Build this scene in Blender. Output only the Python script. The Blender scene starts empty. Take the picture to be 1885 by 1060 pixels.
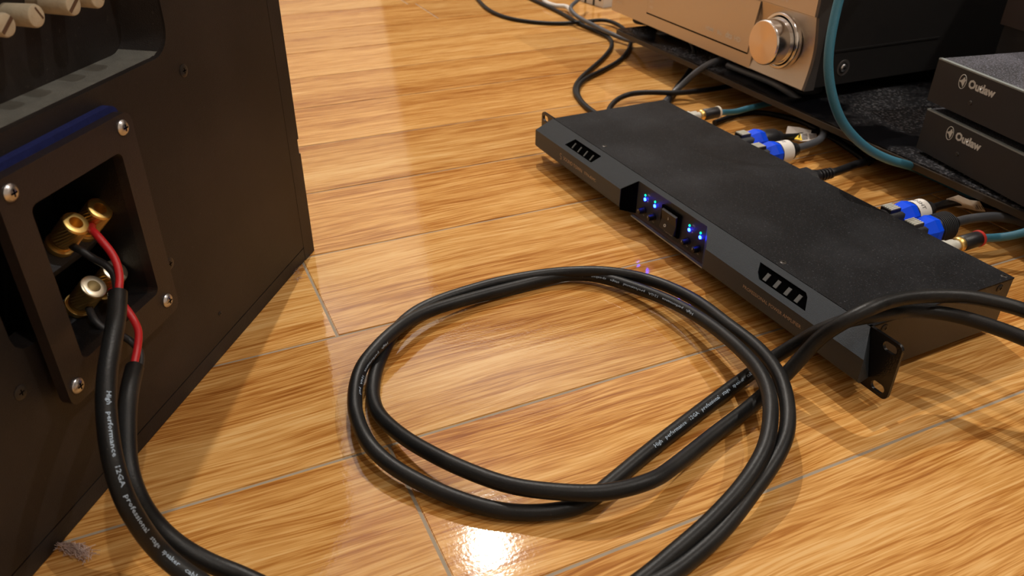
import bpy, bmesh, math, random
from mathutils import Vector, Matrix, Euler
random.seed(7)
V = Vector
C = bpy.context.scene.collection
sc = bpy.context.scene

# ---------------------------------------------------------------- camera
F_PX, PITCH, ROLL, CAM_H = 1456.8, 0.559066, 0.009749, 0.343996
_F = V((0, math.cos(PITCH), -math.sin(PITCH)))
_R0 = V((1, 0, 0)); _U0 = _R0.cross(_F)
_R = _R0*math.cos(ROLL) + _U0*math.sin(ROLL)
_U = -_R0*math.sin(ROLL) + _U0*math.cos(ROLL)
CAM = V((0, 0, CAM_H))
cd = bpy.data.cameras.new('camera'); cam = bpy.data.objects.new('camera', cd); C.objects.link(cam)
m = Matrix((_R, _U, -_F)).transposed().to_4x4(); m.translation = CAM
cam.matrix_world = m
cd.sensor_width = 36; cd.lens = F_PX/1885*36; cd.clip_start = .01; cd.clip_end = 50
cd.dof.use_dof = True; cd.dof.focus_distance = .56; cd.dof.aperture_fstop = 14
sc.camera = cam

# ---------------------------------------------------------------- light
sc.view_settings.view_transform = 'Standard'; sc.view_settings.look = 'None'
sc.view_settings.gamma = 1; sc.view_settings.use_curve_mapping = False
sc.view_settings.exposure = -0.17
w = bpy.data.worlds.new('world'); sc.world = w; w.use_nodes = True
w.node_tree.nodes['Background'].inputs[0].default_value = (.5, .45, .42, 1)
w.node_tree.nodes['Background'].inputs[1].default_value = .15
CEIL = 2.762
LAMPS = [((-.099, 2.60), 76, (1, .93, .84)), ((1.9, .7), 34, (1, .93, .84)), ((.62, -.25), 15, (1, .94, .86)), ((-1.3, .5), 4, (1, .94, .86))]  # first follows the floor glare; second placed for the binding posts, third an added fill
ADDED_UPLAMP = ((-1.15, 2.92, 1.72), 19, (.90, .93, 1.0))  # unseen uplight added to brighten the ceiling and back wall
for (x, y), e, col in LAMPS:
    ld = bpy.data.lights.new('downlight_lamp', 'AREA'); ld.shape = 'DISK'; ld.size = .05; ld.energy = e; ld.color = col
    lo = bpy.data.objects.new('downlight_lamp', ld); lo.location = (x, y, CEIL-.012); C.objects.link(lo)

ld = bpy.data.lights.new('added_uplight', 'AREA'); ld.shape = 'DISK'; ld.size = .26; ld.energy = ADDED_UPLAMP[1]; ld.color = ADDED_UPLAMP[2]
lo = bpy.data.objects.new('added_uplight', ld); lo.location = ADDED_UPLAMP[0]; lo.rotation_euler = (math.pi, 0, 0); C.objects.link(lo)

# ---------------------------------------------------------------- geometry of the view -> the place
def ray(px, py):
    return (_F*F_PX + _R*(px-942.5) - _U*(py-530)).normalized()
def at(px, py, z=0.0):
    d = ray(px, py); return CAM + d*((z-CAM_H)/d.z)
def hit(px, py, P0, n):
    d = ray(px, py); return CAM + d*((P0-CAM).dot(n)/d.dot(n))
def far(px, py, dist): return CAM + ray(px, py)*dist
def proj(P):
    d = P-CAM; z = d.dot(_F); return (942.5+F_PX*d.dot(_R)/z, 530-F_PX*d.dot(_U)/z)

# ---------------------------------------------------------------- materials
def mat(name, col=(.5, .5, .5), rough=.5, metal=0.0, spec=.5, emit=None, es=0, nscale=None, namt=0.0, dust=0.0,
        dustcol=(.55, .52, .48), dscale=60, bump=0.0, bscale=400, coat=0.0, dthr=.62, patch=False):
    mt = bpy.data.materials.new(name); mt.use_nodes = True
    nt = mt.node_tree; N = nt.nodes; Lk = nt.links.new; b = N['Principled BSDF']
    b.inputs['Base Color'].default_value = (*col, 1); b.inputs['Roughness'].default_value = rough
    b.inputs['Metallic'].default_value = metal; b.inputs['Specular IOR Level'].default_value = spec
    b.inputs['Coat Weight'].default_value = coat
    if emit: b.inputs['Emission Color'].default_value = (*emit, 1); b.inputs['Emission Strength'].default_value = es
    tc = N.new('ShaderNodeTexCoord')
    cur = None
    if namt:
        n = N.new('ShaderNodeTexNoise'); n.inputs['Scale'].default_value = nscale or 30; n.inputs['Detail'].default_value = 6
        Lk(tc.outputs['Object'], n.inputs['Vector'])
        mx = N.new('ShaderNodeMix'); mx.data_type = 'RGBA'
        mx.inputs['A'].default_value = (*[c*(1-namt) for c in col], 1); mx.inputs['B'].default_value = (*[min(1, c*(1+namt)) for c in col], 1)
        Lk(n.outputs['Fac'], mx.inputs['Factor']); cur = mx.outputs['Result']
    if dust:
        n1 = N.new('ShaderNodeTexNoise'); n1.inputs['Scale'].default_value = dscale*.35; n1.inputs['Detail'].default_value = 5
        n2 = N.new('ShaderNodeTexNoise'); n2.inputs['Scale'].default_value = dscale*14; n2.inputs['Detail'].default_value = 3
        Lk(tc.outputs['Object'], n1.inputs['Vector']); Lk(tc.outputs['Object'], n2.inputs['Vector'])
        r1 = N.new('ShaderNodeMapRange'); r1.inputs[1].default_value = .42; r1.inputs[2].default_value = .75; Lk(n1.outputs['Fac'], r1.inputs[0])
        r2 = N.new('ShaderNodeMapRange'); r2.inputs[1].default_value = dthr; r2.inputs[2].default_value = dthr+.14; Lk(n2.outputs['Fac'], r2.inputs[0])
        if patch:
            r1.inputs[1].default_value = .46; r1.inputs[2].default_value = .6
            pm_ = N.new('ShaderNodeMath'); pm_.operation = 'MULTIPLY'; Lk(r1.outputs[0], pm_.inputs[0]); Lk(r2.outputs[0], pm_.inputs[1]); r2 = pm_
        a = N.new('ShaderNodeMath'); a.operation = 'MULTIPLY_ADD'; Lk(r2.outputs[0], a.inputs[0]); a.inputs[1].default_value = .8; 
        a2 = N.new('ShaderNodeMath'); a2.operation = 'MULTIPLY'; Lk(r1.outputs[0], a2.inputs[0]); a2.inputs[1].default_value = .22
        Lk(a2.outputs[0], a.inputs[2])
        s = N.new('ShaderNodeMath'); s.operation = 'MULTIPLY'; Lk(a.outputs[0], s.inputs[0]); s.inputs[1].default_value = dust
        md = N.new('ShaderNodeMix'); md.data_type = 'RGBA'; Lk(s.outputs[0], md.inputs['Factor'])
        if cur: Lk(cur, md.inputs['A'])
        else: md.inputs['A'].default_value = (*col, 1)
        md.inputs['B'].default_value = (*dustcol, 1); cur = md.outputs['Result']
    if cur: Lk(cur, b.inputs['Base Color'])
    if bump:
        n = N.new('ShaderNodeTexNoise'); n.inputs['Scale'].default_value = bscale; n.inputs['Detail'].default_value = 2
        Lk(tc.outputs['Object'], n.inputs['Vector'])
        bp = N.new('ShaderNodeBump'); bp.inputs['Strength'].default_value = bump; bp.inputs['Distance'].default_value = .001
        Lk(n.outputs['Fac'], bp.inputs['Height']); Lk(bp.outputs[0], b.inputs['Normal'])
    return mt

def wood_mat():
    mt = bpy.data.materials.new('laminate_wood'); mt.use_nodes = True
    nt = mt.node_tree; N = nt.nodes; Lk = nt.links.new; b = N['Principled BSDF']
    tc = N.new('ShaderNodeTexCoord'); oi = N.new('ShaderNodeObjectInfo')
    mu = N.new('ShaderNodeVectorMath'); mu.operation = 'SCALE'; mu.inputs[0].default_value = (37, 19, 53); Lk(oi.outputs['Random'], mu.inputs['Scale'])
    ad = N.new('ShaderNodeVectorMath'); ad.operation = 'ADD'; Lk(tc.outputs['Object'], ad.inputs[0]); Lk(mu.outputs[0], ad.inputs[1])
    # slow wobble that bends the grain
    def noise(sc3, det=4, rough=.5, src=None, dist=0):
        mp = N.new('ShaderNodeMapping'); mp.inputs['Scale'].default_value = sc3; Lk((src or ad).outputs[0], mp.inputs['Vector'])
        n = N.new('ShaderNodeTexNoise'); n.inputs['Scale'].default_value = 1; n.inputs['Detail'].default_value = det
        n.inputs['Roughness'].default_value = rough; n.inputs['Distortion'].default_value = dist; Lk(mp.outputs[0], n.inputs['Vector']); return n
    wob = noise((5, 12, 1), 2)
    w2 = N.new('ShaderNodeMapRange'); w2.inputs[3].default_value = -.012; w2.inputs[4].default_value = .012; Lk(wob.outputs['Fac'], w2.inputs[0])
    cx = N.new('ShaderNodeCombineXYZ'); Lk(w2.outputs[0], cx.inputs['Y'])
    ad2 = N.new('ShaderNodeVectorMath'); ad2.operation = 'ADD'; Lk(ad.outputs[0], ad2.inputs[0]); Lk(cx.outputs[0], ad2.inputs[1])
    big = noise((1.6, 30, 1), 4, .6, ad2)                 # broad tone
    rings = noise((1.3, 13, 1), 1.5, .4, ad2)              # cathedral figure
    m1 = N.new('ShaderNodeMath'); m1.operation = 'MULTIPLY'; Lk(rings.outputs['Fac'], m1.inputs[0]); m1.inputs[1].default_value = 130
    sn = N.new('ShaderNodeMath'); sn.operation = 'SINE'; Lk(m1.outputs[0], sn.inputs[0])
    fine = noise((26, 800, 1), 2, .6, ad2)                 # pores
    mid = noise((7, 300, 1), 3, .6, ad2)
    def mr(o, a, c, d=0., e=1.):
        r = N.new('ShaderNodeMapRange'); r.inputs[1].default_value = a; r.inputs[2].default_value = c; r.inputs[3].default_value = d; r.inputs[4].default_value = e
        Lk(o, r.inputs[0]); return r.outputs[0]
    def madd(a, k, c):
        q = N.new('ShaderNodeMath'); q.operation = 'MULTIPLY_ADD'; Lk(a, q.inputs[0]); q.inputs[1].default_value = k
        if isinstance(c, float): q.inputs[2].default_value = c
        else: Lk(c, q.inputs[2])
        return q.outputs[0]
    t = madd(mr(big.outputs['Fac'], .3, .7), .40, .04)
    t = madd(mr(sn.outputs[0], -1, 1), .075, t)
    t = madd(mr(mid.outputs['Fac'], .35, .65), .30, t)
    t = madd(mr(fine.outputs['Fac'], .38, .62), .36, t)
    vb = noise((.7, 7, 1), 2, .5, ad2)
    t = madd(mr(vb.outputs['Fac'], .3, .7), .27, t)
    t = madd(t, 1.10, -.21)
    cr = N.new('ShaderNodeValToRGB'); Lk(t, cr.inputs[0])
    el = cr.color_ramp.elements
    el[0].position = .08; el[0].color = (.28, .088, .014, 1)
    el[1].position = 1.0; el[1].color = (.78, .48, .19, 1)
    e = el.new(.38); e.color = (.45, .185, .038, 1)
    e = el.new(.62); e.color = (.62, .315, .088, 1)
    e = el.new(.80); e.color = (.71, .39, .125, 1)
    # per-plank tone
    hs = N.new('ShaderNodeHueSaturation'); Lk(cr.outputs[0], hs.inputs['Color'])
    pr = N.new('ShaderNodeMapRange'); pr.inputs[3].default_value = .90; pr.inputs[4].default_value = 1.05; Lk(oi.outputs['Random'], pr.inputs[0]); Lk(pr.outputs[0], hs.inputs['Value'])
    Lk(hs.outputs[0], b.inputs['Base Color'])
    b.inputs['Roughness'].default_value = .065; b.inputs['Specular IOR Level'].default_value = .5
    bn = N.new('ShaderNodeTexNoise'); bn.inputs['Scale'].default_value = 420; bn.inputs['Detail'].default_value = 2; Lk(ad.outputs[0], bn.inputs['Vector'])
    bs = noise((25, 300, 1), 2)
    sm = N.new('ShaderNodeMath'); sm.operation = 'ADD'; Lk(bn.outputs['Fac'], sm.inputs[0]); Lk(bs.outputs['Fac'], sm.inputs[1])
    bp = N.new('ShaderNodeBump'); bp.inputs['Strength'].default_value = .07; bp.inputs['Distance'].default_value = .0005
    Lk(sm.outputs[0], bp.inputs['Height']); Lk(bp.outputs[0], b.inputs['Normal'])
    return mt

M = dict(
    wood=wood_mat(),
    caulk=mat('joint_filler', (.33, .28, .21), .8, namt=.15, nscale=40),
    wall=mat('cream_wall_paint', (.66, .62, .56), .8, namt=.03, nscale=6),
    wallb=mat('dark_wall_paint', (.035, .025, .02), .7, namt=.1, nscale=6),
    ceil=mat('ceiling_paint', (.82, .81, .86), .9, namt=.02, nscale=5),
    cab=mat('speaker_black_vinyl', (.013, .010, .009), .5, spec=.4, dust=.22, dscale=26, bump=.25, bscale=1500, namt=.3, nscale=200, dthr=.69, dustcol=(.40, .30, .24)),
    cabedge=mat('speaker_edge_black', (.012, .010, .010), .5, spec=.4, dust=.30, dscale=30, bump=.2, bscale=900, namt=.3, nscale=120, dthr=.68, dustcol=(.40, .32, .27)),
    recess=mat('recess_lit_dusty_lip', (.13, .13, .115), .8, namt=.35, nscale=120, bump=.3, bscale=1200),  # dust grey, lightened for the light falling on the upward lip
    plate=mat('terminal_plate_black', (.022, .016, .014), .38, bump=.2, bscale=1800, namt=.2, nscale=300),
    cup=mat('terminal_cup_black', (.006, .006, .007), .45, bump=.3, bscale=1500),
    ledge=mat('terminal_ledge_grey', (.035, .038, .045), .7, dust=.6, dscale=140, bump=.4, bscale=1600, dustcol=(.2, .2, .22)),
    blueg=mat('blue_gasket_foam', (.012, .018, .10), .8, spec=.2, namt=.35, nscale=300, bump=.3),
    gold=mat('gold_plate', (.95, .64, .22), .40, 1.0, namt=.08, nscale=200),
    goldpale=mat('pale_gold_plate', (.92, .84, .66), .38, 1.0),
    screw=mat('zinc_screw', (.62, .62, .64), .3, 1.0, namt=.15, nscale=500),
    screwdk=mat('black_screw', (.05, .045, .04), .4, .6),
    cream=mat('aged_cream_plastic', (.50, .43, .31), .6, namt=.25, nscale=140, bump=.3),
    slot=mat('brown_slot', (.10, .05, .025), .8),
    jacket=mat('cable_jacket_black', (.006, .0065, .007), .42, spec=.28, bump=.12, bscale=900, namt=.2, nscale=200, dust=.10, dscale=80, dthr=.66),
    jacketdk=mat('cord_black', (.005, .005, .006), .45, spec=.3, bump=.1, bscale=900, namt=.2, nscale=100),
    jacketgr=mat('cord_grey', (.07, .075, .085), .4, bump=.1, bscale=900),
    red=mat('red_insulation', (.55, .015, .02), .42, bump=.1, bscale=800),
    blackw=mat('black_insulation', (.02, .02, .022), .5),
    copper=mat('bare_copper', (.8, .62, .45), .4, 1.0),
    print=mat('blue_white_print', (.36, .46, .58), .6),
    lid=mat('amp_lid_black', (.005, .005, .006), .55, spec=.12, dust=.45, dscale=50, bump=.35, bscale=1600, dthr=.60, dustcol=(.14, .15, .17), namt=.3, nscale=14),
    chassis=mat('amp_side_black', (.028, .024, .022), .40, bump=.35, bscale=1800, namt=.2, nscale=300),
    bezel=mat('amp_bezel_grey', (.025, .036, .047), .46, bump=.3, bscale=2500, namt=.25, nscale=900),
    ear=mat('rack_ear_black', (.008, .008, .009), .25, bump=.2, bscale=900),
    panel=mat('control_panel', (.050, .028, .032), .55, namt=.2, nscale=400),
    void=mat('dark_void', (.002, .002, .002), .8, spec=0.0),  # glossless black standing in for shade in openings and gaps; also plain black parts
    rib=mat('vent_rib_grey', (.11, .115, .115), .4, .3),
    steel=mat('bright_edge', (.35, .37, .37), .35, .7),
    ledb=mat('led_blue', (.02, .1, .9), .3, emit=(.006, .022, 1.0), es=60),
    ledg=mat('led_green', (.02, .8, .4), .3, emit=(.0, .95, .50), es=1.6),
    knob=mat('knob_dark', (.004, .004, .007), .4, spec=.3),
    rocker=mat('rocker_black', (.014, .014, .016), .4, spec=.3),
    label=mat('white_print', (.62, .62, .58), .6),
    bronze=mat('bronze_print', (.50, .37, .26), .5),
    champ=mat('champagne_aluminium', (.56, .48, .39), .34, .85, namt=.04, nscale=700, bump=.06, bscale=2500),
    champside=mat('receiver_edge_grey', (.12, .11, .105), .5, .5),
    chrome=mat('turned_aluminium', (.82, .80, .78), .16, 1.0),
    recbody=mat('receiver_black_steel', (.016, .015, .015), .5, bump=.2, bscale=1500, namt=.2, nscale=300),
    glass=mat('black_glass_dusty', (.002, .002, .003), .25, spec=.25, dust=.7, dscale=26, dthr=.50, patch=True, dustcol=(.15, .15, .16)),
    glassedge=mat('glass_edge_bronze', (.045, .034, .024), .4, spec=.3),
    standm=mat('stand_black', (.008, .007, .007), .6),
    outl=mat('monoblock_black', (.014, .012, .012), .55, bump=.3, bscale=2500, namt=.2, nscale=600),
    outltop=mat('monoblock_lid_dusty', (.02, .021, .024), .6, dust=1.0, dscale=55, dthr=.5, dustcol=(.20, .20, .25), bump=.2),
    outledge=mat('monoblock_edge_grey', (.26, .29, .28), .5),
    brownb=mat('dark_brown_case', (.03, .018, .014), .6),
    bluecol=mat('blue_collar', (.0, .075, .92), .5, spec=.2),
    conblk=mat('connector_black', (.012, .012, .014), .4, bump=.2, bscale=1500),
    latch=mat('nickel_latch', (.62, .62, .55), .35, .1),
    paper=mat('white_paper', (.82, .80, .76), .7, namt=.04, nscale=60),
    ink=mat('dark_ink', (.05, .05, .06), .7),
    yellow=mat('yellow_warning', (.85, .60, .03), .6),
    teal=mat('teal_cable', (.045, .19, .28), .45, bump=.25, bscale=2500, namt=.2, nscale=900),
    whitep=mat('white_plastic', (.70, .67, .62), .4, namt=.04, nscale=40),
    ring_w=mat('ivory_ring', (.75, .70, .58), .5), ring_r=mat('red_ring', (.65, .05, .04), .4),
    lampm=mat('lamp_diffuser', (1, .9, .8), .5, emit=(1, .86, .68), es=3),
    rubber=mat('rubber_foot', (.02, .02, .02), .8),
    fluff=mat('dust_fluff', (.55, .42, .38), .95),
)

def make_translucent(mt, k=.45):
    nt = mt.node_tree; b = nt.nodes['Principled BSDF']; o = nt.nodes['Material Output']
    t = nt.nodes.new('ShaderNodeBsdfTranslucent'); t.inputs[0].default_value = (.85, .80, .72, 1); mx = nt.nodes.new('ShaderNodeMixShader'); mx.inputs[0].default_value = k
    nt.links.new(b.outputs[0], mx.inputs[1]); nt.links.new(t.outputs[0], mx.inputs[2]); nt.links.new(mx.outputs[0], o.inputs['Surface'])
M['thinpaper'] = mat('thin_white_paper', (.88, .86, .82), .7, namt=.04, nscale=60); make_translucent(M['thinpaper'])
M['boot'] = mat('boot_grey_black', (.035, .038, .042), .5)
# ---------------------------------------------------------------- helpers
def link(o, parent=None):
    C.objects.link(o)
    if parent: o.parent = parent
    return o
def obj(name, bm, m_, parent=None, smooth=False, bevel=0.0, seg=2):
    me = bpy.data.meshes.new(name)
    if bevel:
        bmesh.ops.bevel(bm, geom=[e for e in bm.edges if len(e.link_faces) == 2 and e.calc_face_angle(0) > .6], offset=bevel, segments=seg, affect='EDGES', profile=.7, clamp_overlap=True)
    bmesh.ops.recalc_face_normals(bm, faces=bm.faces)
    bm.to_mesh(me); bm.free()
    for mm in (m_ if isinstance(m_, (list, tuple)) else [m_]): me.materials.append(M[mm] if isinstance(mm, str) else mm)
    o = bpy.data.objects.new(name, me)
    if smooth:
        for p in me.polygons: p.use_smooth = True
        me.set_sharp_from_angle(angle=.7)
    return link(o, parent)
def tag(o, label=None, cat=None, group=None, kind=None):
    if label: o['label'] = label
    if cat: o['category'] = cat
    if group: o['group'] = group
    if kind: o['kind'] = kind
    return o
def empty(name, loc=(0, 0, 0), rot=0.0, **k):
    o = bpy.data.objects.new(name, None); C.objects.link(o); o.location = loc; o.rotation_euler = (0, 0, rot); o.empty_display_size = .02
    return tag(o, **k)
def frame_empty(name, origin, X, Y, Z, **k):
    o = bpy.data.objects.new(name, None); C.objects.link(o); o.empty_display_size = .02
    mm = Matrix((X, Y, Z)).transposed().to_4x4(); mm.translation = origin; o.matrix_world = mm
    return tag(o, **k)
def box(bm, x0, x1, y0, y1, z0, z1):
    vs = [bm.verts.new(p) for p in ((x0, y0, z0), (x1, y0, z0), (x1, y1, z0), (x0, y1, z0), (x0, y0, z1), (x1, y0, z1), (x1, y1, z1), (x0, y1, z1))]
    for f in ((3, 2, 1, 0), (4, 5, 6, 7), (0, 1, 5, 4), (1, 2, 6, 5), (2, 3, 7, 6), (3, 0, 4, 7)): bm.faces.new([vs[i] for i in f])
    return bm
def B(): return bmesh.new()
def basis(ax):
    ax = V(ax).normalized(); a = V((0, 0, 1)) if abs(ax.z) < .9 else V((1, 0, 0))
    u = a.cross(ax).normalized(); return u, ax.cross(u), ax
def lathe(bm, origin, axis, prof, n=24, caps=True):
    """prof = [(distance along axis, radius)]"""
    u, v, a = basis(axis); o = V(origin); rings = []
    for t, r in prof:
        if r <= 1e-7: rings.append([bm.verts.new(o+a*t)])
        else: rings.append([bm.verts.new(o+a*t+(u*math.cos(2*math.pi*i/n)+v*math.sin(2*math.pi*i/n))*r) for i in range(n)])
    for A_, B_ in zip(rings, rings[1:]):
        for i in range(n):
            j = (i+1) % n
            if len(A_) == 1 and len(B_) == 1: continue
            if len(A_) == 1: bm.faces.new((A_[0], B_[i], B_[j]))
            elif len(B_) == 1: bm.faces.new((A_[i], A_[j], B_[0]))
            else: bm.faces.new((A_[i], A_[j], B_[j], B_[i]))
    if caps:
        for r in (rings[0], rings[-1]):
            if len(r) > 1: bm.faces.new(r)
    return bm
def prism(bm, pts, d):
    """closed polygon (list of 3D) extruded by vector d"""
    a = [bm.verts.new(p) for p in pts]; b = [bm.verts.new(V(p)+V(d)) for p in pts]
    bm.faces.new(a); bm.faces.new(b[::-1]); n = len(a)
    for i in range(n): bm.faces.new((a[i], b[i], b[(i+1) % n], a[(i+1) % n]))
    return bm
def rrect(x0, x1, y0, y1, r, n=5):
    out = []
    for cx, cy, a0 in ((x1-r, y0+r, -90), (x1-r, y1-r, 0), (x0+r, y1-r, 90), (x0+r, y0+r, 180)):
        for i in range(n+1):
            a = math.radians(a0+90*i/n); out.append((cx+r*math.cos(a), cy+r*math.sin(a)))
    return out
def cut(o, cutters):
    """boolean difference, baked into the mesh; cutters are bmeshes in the same local frame"""
    tmp = []
    par = o.parent; o.parent = None; o.matrix_basis = Matrix()
    for bm in cutters:
        bmesh.ops.recalc_face_normals(bm, faces=bm.faces)
        me = bpy.data.meshes.new('cutter'); bm.to_mesh(me); bm.free()
        c = bpy.data.objects.new('cutter', me); C.objects.link(c); tmp.append(c)
        md = o.modifiers.new('b', 'BOOLEAN'); md.operation = 'DIFFERENCE'; md.object = c; md.solver = 'EXACT'
    dg = bpy.context.evaluated_depsgraph_get(); dg.update()
    me = bpy.data.meshes.new_from_object(o.evaluated_get(dg)); o.modifiers.clear()
    old = o.data; o.data = me; me.name = old.name
    for c in tmp: bpy.data.objects.remove(c)
    o.parent = par; o.matrix_basis = Matrix()
    return o
def spline(pts, sub=8):
    P = [V(p) for p in pts]; P = [P[0]*2-P[1]] + P + [P[-1]*2-P[-2]]; out = []
    for i in range(1, len(P)-2):
        p0, p1, p2, p3 = P[i-1:i+3]
        t01 = max((p1-p0).length, 1e-5)**.5; t12 = max((p2-p1).length, 1e-5)**.5; t23 = max((p3-p2).length, 1e-5)**.5
        m1 = (p2-p1) + t12*((p1-p0)/t01 - (p2-p0)/(t01+t12)); m2 = (p2-p1) + t12*((p3-p2)/t23 - (p3-p1)/(t12+t23))
        for k in range(sub):
            t = k/sub; out.append((2*t**3-3*t*t+1)*p1 + (t**3-2*t*t+t)*m1 + (-2*t**3+3*t*t)*p2 + (t**3-t*t)*m2)
    out.append(P[-2]); return out
def smooth_path(path, it=6):
    p = [q.copy() for q in path]
    for _ in range(it): p = [p[0]]+[p[i]*.5+(p[i-1]+p[i+1])*.25 for i in range(1, len(p)-1)]+[p[-1]]
    return p
def tube_bm(path, r, n=14, bm=None, caps=True, rfun=None):
    bm = bm or B(); t = (path[1]-path[0]).normalized(); u, v, _ = basis(t); rings = []
    for i, p in enumerate(path):
        t2 = (path[min(i+1, len(path)-1)]-path[max(i-1, 0)]).normalized()
        u = (u - t2*u.dot(t2)).normalized(); v = t2.cross(u)
        rr = rfun(i) if rfun else r
        rings.append([bm.verts.new(p+(u*math.cos(2*math.pi*k/n)+v*math.sin(2*math.pi*k/n))*rr) for k in range(n)])
    for a, b in zip(rings, rings[1:]):
        for k in range(n): bm.faces.new((a[k], a[(k+1) % n], b[(k+1) % n], b[k]))
    if caps: bm.faces.new(rings[0]); bm.faces.new(rings[-1])
    return bm
def text_mesh(s, size=1.0, res=2, bold=0.0, spacing=1.0):
    cu = bpy.data.curves.new('t', 'FONT'); cu.body = s; cu.size = size; cu.resolution_u = res; cu.offset = bold; cu.space_character = spacing
    o = bpy.data.objects.new('t', cu); C.objects.link(o)
    dg = bpy.context.evaluated_depsgraph_get(); dg.update()
    me = bpy.data.meshes.new_from_object(o.evaluated_get(dg)); bpy.data.objects.remove(o); return me
def lettering(s, parent, origin, X, Y, width, mname, name='lettering', bold=0.0, spacing=1.0, hscale=1.0):
    """flat print: baseline from origin along X, cap height along Y; width fixes the size"""
    me = text_mesh(s, 1, 2, bold, spacing); xs = [v.co.x for v in me.vertices]; k = width/(max(xs)-min(xs)); x0 = min(xs)
    X = V(X).normalized(); Y = V(Y).normalized()
    for v in me.vertices: v.co = V(origin) + X*((v.co.x-x0)*k) + Y*(v.co.y*k*hscale)
    me.materials.clear(); me.materials.append(M[mname]); o = bpy.data.objects.new(name, me); return link(o, parent)
UPZ = V((0, 0, 1))
def tube_text(s, path, r, pa, pb, height, theta, parent, inv, mname='print', name='lettering'):
    """print running along a cable from the path sample seen at pa to the one at pb"""
    def near(pp): return min(range(len(path)), key=lambda i: (proj(path[i])[0]-pp[0])**2+(proj(path[i])[1]-pp[1])**2)
    i0, i1 = near(pa), near(pb)
    pts = path[i0:i1+1] if i1 > i0 else path[i1:i0+1][::-1]
    cum = [0]
    for a, b in zip(pts, pts[1:]): cum.append(cum[-1]+(b-a).length)
    me = text_mesh(s, 1, 1, .012); xs = [v.co.x for v in me.vertices]; x0 = min(xs); kx = cum[-1]/(max(xs)-x0)
    for v in me.vertices:
        d = (v.co.x-x0)*kx; i = 0
        while i < len(cum)-2 and cum[i+1] < d: i += 1
        f = (d-cum[i])/max(1e-9, cum[i+1]-cum[i]); p = pts[i].lerp(pts[i+1], f)
        ta = (pts[min(i+1, len(pts)-1)]-pts[max(i-1, 0)]); tb = (pts[min(i+2, len(pts)-1)]-pts[i]); t = ta.normalized().lerp(tb.normalized(), f).normalized()
        view = (CAM-p).normalized()
        up = (view - t*view.dot(t)).normalized(); left = up.cross(t)
        th = theta + (v.co.y-.35)*height/r
        v.co = inv @ (p + (up*math.cos(th)+left*math.sin(th))*(r+.00008))
    me.materials.clear(); me.materials.append(M[mname]); return link(bpy.data.objects.new(name, me), parent)
def screw_bm(bm, c, n, r, head=.0022, flat=False):
    """pan head screw with a cross recess, head rising along n"""
    if flat: lathe(bm, V(c)-V(n).normalized()*.0005, n, [(0, r), (.0007, r), (.0009, r*.9), (.0009, r*.35), (.0002, r*.2), (.0002, 0)], 16)
    else: lathe(bm, c, n, [(0, r*1.0), (head*.35, r*1.05), (head*.72, r*.86), (head*.95, r*.5), (head, r*.2), (head, 0)], 20)
    return bm
def cross_bm(bm, c, n, r, w, h=.0002):
    u, v, a = basis(n); c = V(c)
    for p, q in ((u, v), (v, u)):
        prism(bm, [c-p*r-q*w, c+p*r-q*w, c+p*r+q*w, c-p*r+q*w], a*h)
    return bm
def add_screw(parent, c, n, r, head=.0022, mname='screw', label=None):
    s = obj('screw', screw_bm(B(), c, n, r, head), mname, parent, smooth=True)
    obj('cross_slot', cross_bm(B(), V(c)+V(n).normalized()*(head*.88), n, r*.45, r*.09, head*.16), 'void', s) if not False else None
    if label: s['label'] = label
    return s

# ================================================================= SETTING
PA = 0.437558
E2 = V((math.cos(PA), math.sin(PA), 0)); N2 = V((-math.sin(PA), math.cos(PA), 0))
fb = B(); box(fb, -2.6, 3.2, -1.9, 3.7, -.06, -.0007)
floor = obj('floor', fb, 'caulk'); tag(floor, kind='structure', label='orange laminate plank floor with grey joints')
ROW, LEN, GAP, TH = .12725, 1.21, .0020, .0010
pb_ = B(); box(pb_, GAP/2, LEN-GAP/2, GAP/2, ROW-GAP/2, -.0014, 0)
bmesh.ops.bevel(pb_, geom=[e for e in pb_.edges if all(abs(v.co.z) < 1e-6 for v in e.verts)], offset=.0006, segments=2, affect='EDGES')
pm = bpy.data.meshes.new('plank'); pb_.to_mesh(pm); pb_.free(); pm.materials.append(M['wood'])
joint = {0: .086, 2: .086, 1: .70, -1: .78, -2: .25, -3: .9, 3: .83, 4: 1.0, 5: .78, 6: 1.12, 7: .9, 8: 1.15, 9: .495}
for k in range(-9, 22):
    j = joint.get(k, random.uniform(0, LEN)) % LEN
    for i in range(-2, 3):
        e0 = j + i*LEN; P = E2*e0 + N2*(.2353+ROW*k)
        c = P + E2*LEN/2
        if not (-2.3 < c.x < 2.9 and -1.6 < c.y < 3.4): continue
        o = bpy.data.objects.new('plank', pm); o.location = P; o.rotation_euler = (0, 0, PA); C.objects.link(o); o.parent = floor
obj_s = lambda n, b, m_: tag(obj(n, b, m_), kind='structure')
obj_s('ceiling', box(B(), -2.6, 3.2, -1.9, 3.7, CEIL, CEIL+.05), 'ceil')
obj_s('wall_back', box(B(), -2.6, 3.2, 3.4, 3.5, 0, CEIL), 'wall')
obj_s('wall_left', box(B(), -2.5, -2.4, -1.9, 3.4, 0, CEIL), 'wall')
obj_s('wall_right', box(B(), 3.0, 3.1, -1.9, 3.4, 0, CEIL), 'wall')
obj_s('wall_front', box(B(), -2.4, 3.0, -1.8, -1.7, 0, CEIL), 'wall')
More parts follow.
